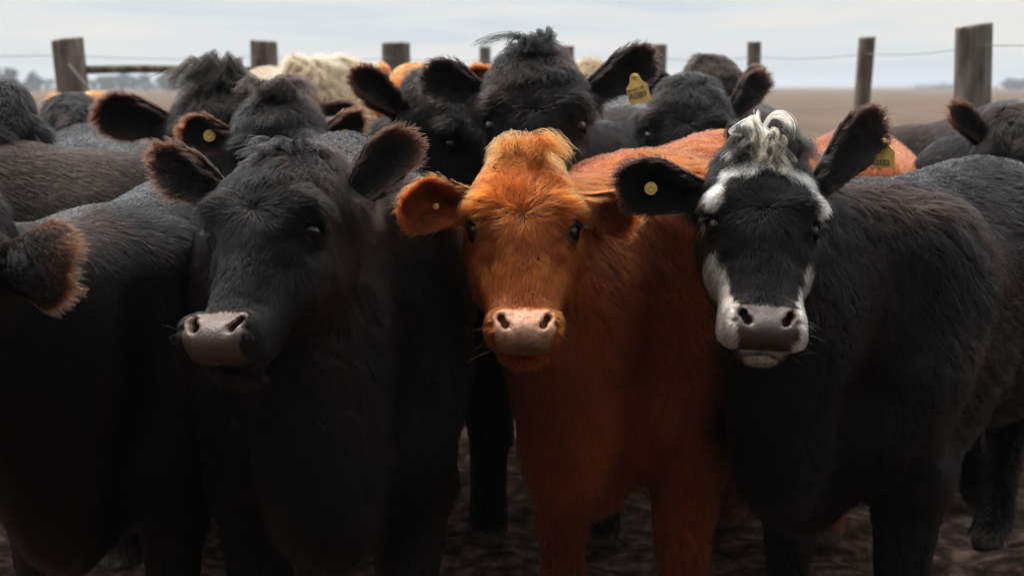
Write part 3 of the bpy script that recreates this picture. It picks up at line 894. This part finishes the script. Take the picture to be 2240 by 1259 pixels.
for i, (px, py, Y, r, ln, sl) in enumerate(POSTS):
    p = P(px, py, Y); PTS.append(p)
    post(p[0], p[1], p[2], r, ln, i, sl)
def wire(drop, a, b, extra=0.0):
    for i in range(a, b):
        p, q_ = PTS[i].copy(), PTS[i+1].copy()
        p[1] -= POSTS[i][3]; q_[1] -= POSTS[i+1][3]; p[2] -= drop; q_[2] -= drop
        t = np.linspace(0, 1, 9)[:, None]
        L_ = p+(q_-p)*t; L_[:, 2] -= .02*4*(t[:, 0]*(1-t[:, 0]))
        tube('wire', L_, .0022, M_WIRE)
for dr in (.10, .42, .75, 1.05, 1.35): wire(dr, 0, 8)
for dr in (.10, .42, .75):
    p = PTS[8].copy(); p[1] -= .08; p[2] -= dr; q_ = p+np.array([2.2, -2.6, 0]); tube('wire', [p, (p+q_)/2-np.array([0, 0, .02]), q_], .0022, M_WIRE)
    p = PTS[0].copy(); p[1] -= .09; p[2] -= dr; q_ = p+np.array([-2.6, .1, 0]); tube('wire', [p, (p+q_)/2-np.array([0, 0, .02]), q_], .0022, M_WIRE)
a_ = P(190, 153, 9.02); b_ = P(850, 153, 9.8)
tube('rail', [a_+(b_-a_)*t+np.array([0, 0, .006*math.sin(9*t)]) for t in np.linspace(0, 1, 12)], .026, M_WOOD, nu=10)
tube('brace_wire', [P(150, 140, 8.88), P(205, 208, 8.9), P(330, 330, 9.0)], .008, M_WIRE)

# ------------------------------------------------------------------ the herd
BLK = (.014, .013, .013)
COWS = {}
LK_CREAM = (.50, .35, .21)
def tuft(count, x0, x1, z0, col, L, y0=.045, sway=.02, up=.0, curl=.02, seed=0, **kw):
    """locks rooted on the crown between x0 and x1 that rise, fall forward and curl"""
    r = np.random.default_rng(seed); P_ = []
    for _ in range(count):
        x = r.uniform(x0, x1); z = z0+r.normal()*.010; l = L*r.uniform(.7, 1.15); sx = r.normal()*sway+x*kw.get('fan', .25)
        a = r.uniform(0, 6.28)
        P_.append([(x, y0-.015+r.normal()*.006, z-.008), (x+sx*.15, y0+.02, z+up*.55), (x+sx*.4+curl*.5*math.cos(a), y0+.045, z+up*.6-l*.18),
                   (x+sx*.7+curl*math.cos(a+1.6), y0+.055+curl*.4*math.sin(a), z+up*.2-l*.5), (x+sx+curl*math.cos(a+3.2), y0+.050, z-l*.8),
                   (x+sx+curl*math.cos(a+4.6), y0+.052+curl*.4, z-l*.95)])
    kw.pop('fan', 0); d = dict(paths=P_, col=col, s=seed); d.update(kw); return d
def cow(key, **c):
    COWS[key] = build_cow(c)

cow('front_black', label='black cow in front with brown nose, face turned to its right, eyes nearly shut', pal='black', lvl=0, seed=3, nwhisk=2,
    E=(548, 464, 2.50), yaw=21, pitch=43, roll=-5, hs=.91, eye=.5, W=(-.385, 3.0), R=(-.46, 4.05), bs=1.04,
    locks=[tuft(8, -.06, .05, .040, (.004, .0037, .0037), .05, up=-.008, sway=.07, curl=.008, seed=1, n=40, spread=.004, tip=.006)],
    earL=dict(el=27, bk=-16, L=.285, W=.058, turn=10), earR=dict(el=64, bk=0, L=.21, W=.060, turn=0), fringe=.5)
cow('front_red', label='reddish brown cow facing the camera in the middle, pale pink nose', pal='red', lvl=0, seed=5, whisk=(.35, .16, .07),
    E=(1146, 470, 2.78), poll=.036, yaw=0, pitch=35, roll=0, hs=.89, W=(.30, 3.32), R=(.82, 4.22), bs=1.04, girth=.82, neck=.86,
    locks=[tuft(13, -.06, .06, .050, (.30, .062, .0105), .070, y0=.050, up=-.004, sway=.03, curl=.006, fan=.15, seed=2, n=40, spread=.009, tip=.006), tuft(9, -.045, .045, .070, (.36, .10, .022), .060, y0=.012, up=.000, sway=.035, curl=.004, fan=.1, seed=4, n=44, spread=.010, tip=.008)],
    earL=dict(el=-6, bk=-20, L=.185, W=.076, droop=.03, turn=6), earR=dict(el=4, bk=28, L=.175, W=.062, droop=.0), fringe=.3)
cow('white_faced', label='black cow with white markings on its face and a curly cream forelock', pal='black', lvl=0, seed=8, whiteface=True, whisk=(.5, .42, .34),
    E=(1678, 462, 2.80), yaw=3, pitch=35, roll=3, hs=.90, nw=1.22, W=(.83, 3.25), R=(1.55, 4.0), bs=.985, nose=(.060, .033, .022),
    locks=[tuft(20, -.022, .024, .048, LK_CREAM, .090, up=.008, sway=.025, curl=.012, seed=3, n=45, spread=.0030, tip=.003),
           tuft(5, -.02, .03, .070, (.55, .42, .28), .06, up=.055, sway=.045, curl=.022, seed=5, n=40, spread=.0025, tip=.002),
           tuft(10, -.085, -.035, .045, (.006, .0055, .005), .08, up=.025, sway=.03, curl=.015, seed=6, n=50, spread=.005, tip=.007),
           tuft(10, .035, .085, .045, (.006, .0055, .005), .08, up=.025, sway=.03, curl=.015, seed=7, n=50, spread=.005, tip=.007)],
    earL=dict(el=3, bk=-12, L=.22, W=.076, turn=0), earR=dict(el=55, bk=4, L=.32, W=.066), fringe=.25)
cow('left_edge', label='black cow cut by the left edge, furry ear with orange fringe against its neck', pal='black', lvl=1, seed=9,
    E=(-315, 625, 2.35), yaw=35, pitch=30, roll=0, W=(-.87, 3.05), R=(-.80, 4.1), girth=.92, bs=.95,
    earL=dict(el=10), earR=dict(el=4, bk=0, L=.20, W=.075, turn=165), fringe=1.0)
# --- second rows
cow('brown_back', label='dark brown cow seen from the side, long smooth back at left', pal='brownblack', lvl=2, seed=10,
    E=(-420, 420, 4.0), yaw=70, pitch=50, W=(-1.85, 3.9), R=(-1.08, 4.0), bs=1.03)
cow('far_left', label='black cow at far left, head in profile sloping down to the right', pal='black', lvl=1, seed=11,
    E=(228, 282, 4.9), yaw=-50, pitch=45, roll=0, W=(-2.0, 5.7), R=(-2.9, 6.3), bs=1.05,
    earL=dict(el=25, bk=10), earR=dict(el=10, bk=40), fringe=.5)
cow('left_hang', label='black cow half out of the frame at left, ear hanging down', pal='black', lvl=1, seed=12,
    E=(-100, 315, 3.9), yaw=20, pitch=30, W=(-1.75, 4.6), R=(-2.1, 5.5), bs=1.08,
    earR=dict(el=-55, bk=5, L=.20, W=.055), fringe=.3)
cow('tufted', label='black cow with a tall shaggy tuft on its head, behind the round tagged ear', pal='black', rust=.35, lvl=1, seed=13,
    E=(482, 306, 4.25), yaw=-12, pitch=30, W=(-.95, 5.1), R=(-1.15, 6.0), bs=1.1, poll=.07,
    hs=1.08, locks=[tuft(26, -.06, .05, .055, (.005, .004, .0035), .055, up=.095, sway=.08, curl=.015, seed=8, n=40, spread=.006, tip=.010, w=.0013)], earL=dict(el=18, bk=5, L=.24, W=.075), earR=dict(el=10), fringe=.4)
cow('button_tag', label='black cow with a round yellow button tag in its rusty fringed ear', pal='black', lvl=1, seed=14,
    E=(614, 326, 3.75), yaw=-10, pitch=33, roll=-3, hs=.95, W=(-.80, 4.5), R=(-1.0, 5.4), bs=1.05, poll=.06, locks=[tuft(18, -.05, .05, .060, (.006, .004, .0035), .05, up=.02, sway=.05, curl=.008, seed=12, n=36, spread=.007, tip=.008, w=.0012)],
    earL=dict(el=22, bk=5, L=.175, W=.066), earR=dict(el=28, bk=10, L=.16, W=.045), fringe=1.0)
cow('cream', label='cream coloured curly haired cow behind the herd at left', pal='cream', lvl=1, seed=15, poll=.08, fur=1.3,
    E=(722, 262, 5.9), yaw=-30, pitch=35, W=(-.75, 6.1), R=(-1.22, 6.7), bs=1.16, hs=1.35, locks=[tuft(34, -.09, .09, .05, (.26, .18, .105), .09, up=.05, sway=.08, curl=.03, seed=10, n=45, spread=.008, tip=.012, w=.0018)], earL=dict(el=5), earR=dict(el=5))
cow('dark_brown', label='dark brown cow, only the crown of its head showing before the cream one', pal='darkbrown', lvl=2, seed=16,
    E=(618, 246, 5.2), hs=.9, yaw=0, pitch=35, W=(-.9, 5.9), R=(-1.0, 6.8), bs=1.05, earL=dict(el=0), earR=dict(el=0))
cow('far_red', label='red cow far back with pointed ears, before the third thick post from the left', pal='red', lvl=1, seed=17,
    E=(868, 238, 5.6), yaw=25, pitch=25, roll=-8, W=(-.45, 6.3), R=(-.5, 7.2), bs=1.1, earL=dict(el=62, L=.20, W=.045), earR=dict(el=24, L=.22, W=.06))
cow('right_looker', label='black cow looking right, white speck on its brow, next to the tagged tall one', pal='black', lvl=1, seed=18,
    E=(1066, 282, 4.0), yaw=-58, pitch=32, W=(-.55, 4.7), R=(-.75, 5.6), bs=1.05,
    earL=dict(el=55, bk=8, L=.21, W=.055), earR=None, fringe=.8)
cow('tall_tagged', label='tall black cow staring over the red one, yellow flag tag in its ear', pal='black', lvl=1, seed=19,
    E=(1172, 242, 3.60), yaw=0, pitch=31, roll=0, hs=1.04, locks=[tuft(14, -.035, .035, .058, (.005, .005, .005), .05, up=.010, sway=.05, curl=.010, seed=9, n=32, spread=.005, tip=.005, w=.0012)], W=(.10, 4.2), R=(.12, 5.2), bs=1.12,
    earL=dict(el=30, bk=4, L=.19, W=.060), earR=dict(el=36, bk=4, L=.24, W=.060), fringe=.1)
cow('right_black', label='black cow with its head lowered to the right, beside the yellow flag tag', pal='black', lvl=1, seed=20,
    E=(1500, 275, 4.35), yaw=10, pitch=34, roll=4, hs=1.02, W=(.42, 5.0), R=(.45, 6.0), bs=1.12,
    earL=None, earR=dict(el=62, bk=10, L=.22, W=.050), fringe=.3)
cow('behind_black', label='black cow half hidden behind the lowered black head, before a thin post', pal='brownblack', lvl=2, seed=21,
    E=(1590, 208, 5.6), yaw=-15, pitch=32, W=(1.0, 6.3), R=(1.15, 7.2), bs=1.1, earL=dict(el=25), earR=dict(el=30))
cow('orange_back', label='bright orange cow seen from behind, back showing past the white faced one', pal='red', lvl=1, seed=22,
    E=(1760, 420, 6.6), yaw=180, pitch=60, W=(1.32, 5.6), R=(1.14, 4.6), bs=1.02)
cow('right_back', label='black cow whose smooth grey sheened back shows at right', pal='black', lvl=2, seed=23,
    E=(2500, 420, 4.8), yaw=-60, pitch=55, W=(2.2, 4.75), R=(1.45, 4.6), bs=1.06)
cow('far_right_back', label='black cow far back at right, dark back below the posts', pal='brownblack', lvl=2, seed=24,
    E=(2200, 420, 6.0), yaw=-60, pitch=60, W=(2.3, 5.9), R=(1.6, 6.1), bs=1.04)
cow('right_edge', label='black cow at the right edge with one ear upright before the thick post', pal='black', lvl=1, seed=25,
    E=(2330, 330, 4.3), yaw=-35, pitch=40, W=(1.95, 5.2), R=(2.0, 6.1), bs=1.1,
    earL=dict(el=78, bk=0, L=.18, W=.045), earR=dict(el=20))
cow('far_cream', label='cream cow far back, only a pale tuft showing before the fence', pal='cream', lvl=2, seed=26,
    E=(1297, 200, 7.2), yaw=0, pitch=30, W=(.4, 7.9), R=(.5, 8.8), bs=1.1)
cow('pale_rump', label='pale cream cow seen from behind, rounded rump beside the shaggy tufted head', pal='cream', lvl=2, seed=27, fur=.7,
    E=(640, 400, 8.2), yaw=180, pitch=50, W=(-1.15, 7.3), R=(-1.16, 6.4), girth=.6, bs=1.23)
cow('turned_away', label='black cow turned away, dark back below the ear of the shaggy tufted head', pal='black', lvl=2, seed=29,
    E=(330, 420, 6.4), yaw=180, pitch=50, W=(-1.48, 5.3), R=(-1.36, 4.4), bs=1.04)
cow('left_red', label='red cow at far left, orange ear showing behind the profile head', pal='red', lvl=2, seed=28,
    E=(226, 288, 5.9), yaw=-20, pitch=30, W=(-2.0, 6.7), R=(-2.4, 7.5), bs=1.0, earL=dict(el=60, L=.16, W=.045), earR=dict(el=10))
# --- tags
def text_mesh(txt, size):
    cu = bpy.data.curves.new('lettering', 'FONT'); cu.body = txt; cu.size = size; cu.align_x = 'CENTER'; cu.align_y = 'CENTER'
    cu.extrude = .0003; cu.offset = .0004
    o = bpy.data.objects.new('lettering', cu); COL.objects.link(o)
    me = bpy.data.meshes.new_from_object(o.evaluated_get(bpy.context.evaluated_depsgraph_get()))
    bpy.data.objects.remove(o); bpy.data.curves.remove(cu)
    me.materials.clear(); me.materials.append(M_INK)
    return me
def frame_at(pos, normal, rot):
    n = Vector(normal).normalized(); xax = Vector((0, 0, 1)).cross(n).normalized(); yax = n.cross(xax)
    m = Matrix((xax, yax, n)).transposed().to_4x4() @ Matrix.Rotation(rot, 4, 'Z')
    return Matrix.Translation(Vector(pos)) @ m
def flag_tag(key, pos, normal, rot, wd, ht, lines):
    c = COWS[key]
    # outline: narrow neck on top, wide square body with rounded corners
    half = [(.13, .50), (.19, .47), (.23, .38), (.27, .26), (.36, .17), (.47, .11), (.50, .05), (.50, -.42), (.47, -.48), (.42, -.50)]
    out_ = [(x*wd, y*ht) for x, y in half]+[(-x*wd, y*ht) for x, y in half[::-1]]
    n = len(out_); th = .0012
    V = [(x, y, th) for x, y in out_]+[(x, y, -th) for x, y in out_]
    Fc = [tuple(range(n))[::-1], tuple(range(n, 2*n))]+[(i, (i+1) % n, n+(i+1) % n, n+i) for i in range(n)]
    for k in range(n):       # a slight curl of the plastic
        pass
    V = [(x, y, z-.10*ht*(y/ht)**2+.05*ht*(x/wd)**2) for x, y, z in V]
    t = mesh_obj('ear_tag', V, [f[::-1] for f in Fc], M_TAG, c['root'], smooth=False)
    t.matrix_local = Matrix.Translation(-Vector(c['org'])) @ frame_at(pos, normal, rot)
    for txt, size, oy, ox, rz in lines:
        o = link('lettering', text_mesh(txt, size), t); o.location = (ox, oy, th-.10*ht*(oy/ht)**2+.0008+.003); o.rotation_euler = (0, 0, rz)
    # stud that pins the neck of the tag to the ear
    lathe_part('stud', [(0, .004), (.006, .0035), (.0075, .001), (.0075, -.004), (.003, -.005), (.003, -.02)], M_TAG, t, (0, ht*.43, .001))
    return t
def lathe_part(name, prof, mat, parent, loc=(0, 0, 0), nu=28):
    V, Q = [], []
    for r_, z_ in prof:
        for k_ in range(nu):
            a = 2*math.pi*k_/nu; V.append((r_*math.cos(a), r_*math.sin(a), z_))
    for i in range(len(prof)-1):
        for k_ in range(nu): Q.append((i*nu+k_, (i+1)*nu+k_, (i+1)*nu+(k_+1) % nu, i*nu+(k_+1) % nu))
    return mesh_obj(name, V, Q, mat, parent, loc)
def button_tag(key, pos, normal, r):
    c = COWS[key]
    o = lathe_part('ear_tag', [(0, .0015), (r*.30, .0015), (r*.34, .0045), (r*.52, .0045), (r*.56, .0012), (r*.80, .0012), (r*.84, .003), (r*.96, .003), (r, .0005), (r, -.002), (0, -.002)], M_TAG, c['root'])
    o.matrix_local = Matrix.Translation(-Vector(c['org'])) @ frame_at(pos, normal, .3)
    return o
def ear_point(key, ear, u, v, lift):
    c = COWS[key]; at, fr = c['ears'][ear]
    return c['O']+c['hs']*(at(u, v, lift)@c['B']), c['B'].T@fr[2]
p, n = ear_point('tall_tagged', 'earR', .60, .0, .030)
flag_tag('tall_tagged', P(1394, 194, p[1]-.02), (-.15, -1, .15), -.02+.27, .058, .080, [('A089', .0225, -.019, -.003, 0), ('Mendel 50', .0105, -.001, -.004, .08)])
p, n = ear_point('white_faced', 'earR', .62, .0, .030)
flag_tag('white_faced', P(1932, 336, p[1]+.035), (-.95, -1, .05), .05, .056, .062, [('A3552', .0165, -.020, -.004, 0)])
p, n = ear_point('white_faced', 'earL', .66, -.1, .030); button_tag('white_faced', p, (0.1, -1, .05), .0135)
p, n = ear_point('button_tag', 'earL', .52, 0, .030); button_tag('button_tag', p, (0.05, -1, .1), .0165)
p, n = ear_point('front_red', 'earL', .55, -.1, .026); button_tag('front_red', p, (-.8, -1, .1), .0065)
p, n = ear_point('button_tag', 'earR', .5, .6, .020); button_tag('button_tag', p, (.3, -1, 0), .016)
print('TAGS', p)

# ------------------------------------------------------------------ the air: thin haze from the ground to above the posts
def haze_box():
    m, t, o = new_mat('air')
    v = t.nodes.new('ShaderNodeVolumePrincipled'); v.inputs['Color'].default_value = (.84, .88, .92, 1); v.inputs['Density'].default_value = .00055; v.inputs['Anisotropy'].default_value = .0
    t.links.new(v.outputs[0], o.inputs['Volume'])
    x, y0, y1, z0, z1 = 1500, -60, 1480, -1.1, 11.0
    V = [(-x, y0, z0), (x, y0, z0), (x, y1, z0), (-x, y1, z0), (-x, y0, z1), (x, y0, z1), (x, y1, z1), (-x, y1, z1)]
    Q = [(0, 3, 2, 1), (4, 5, 6, 7), (0, 1, 5, 4), (1, 2, 6, 5), (2, 3, 7, 6), (3, 0, 4, 7)]
    tag(mesh_obj('haze', V, Q, m, smooth=False), kind='stuff')
haze_box()
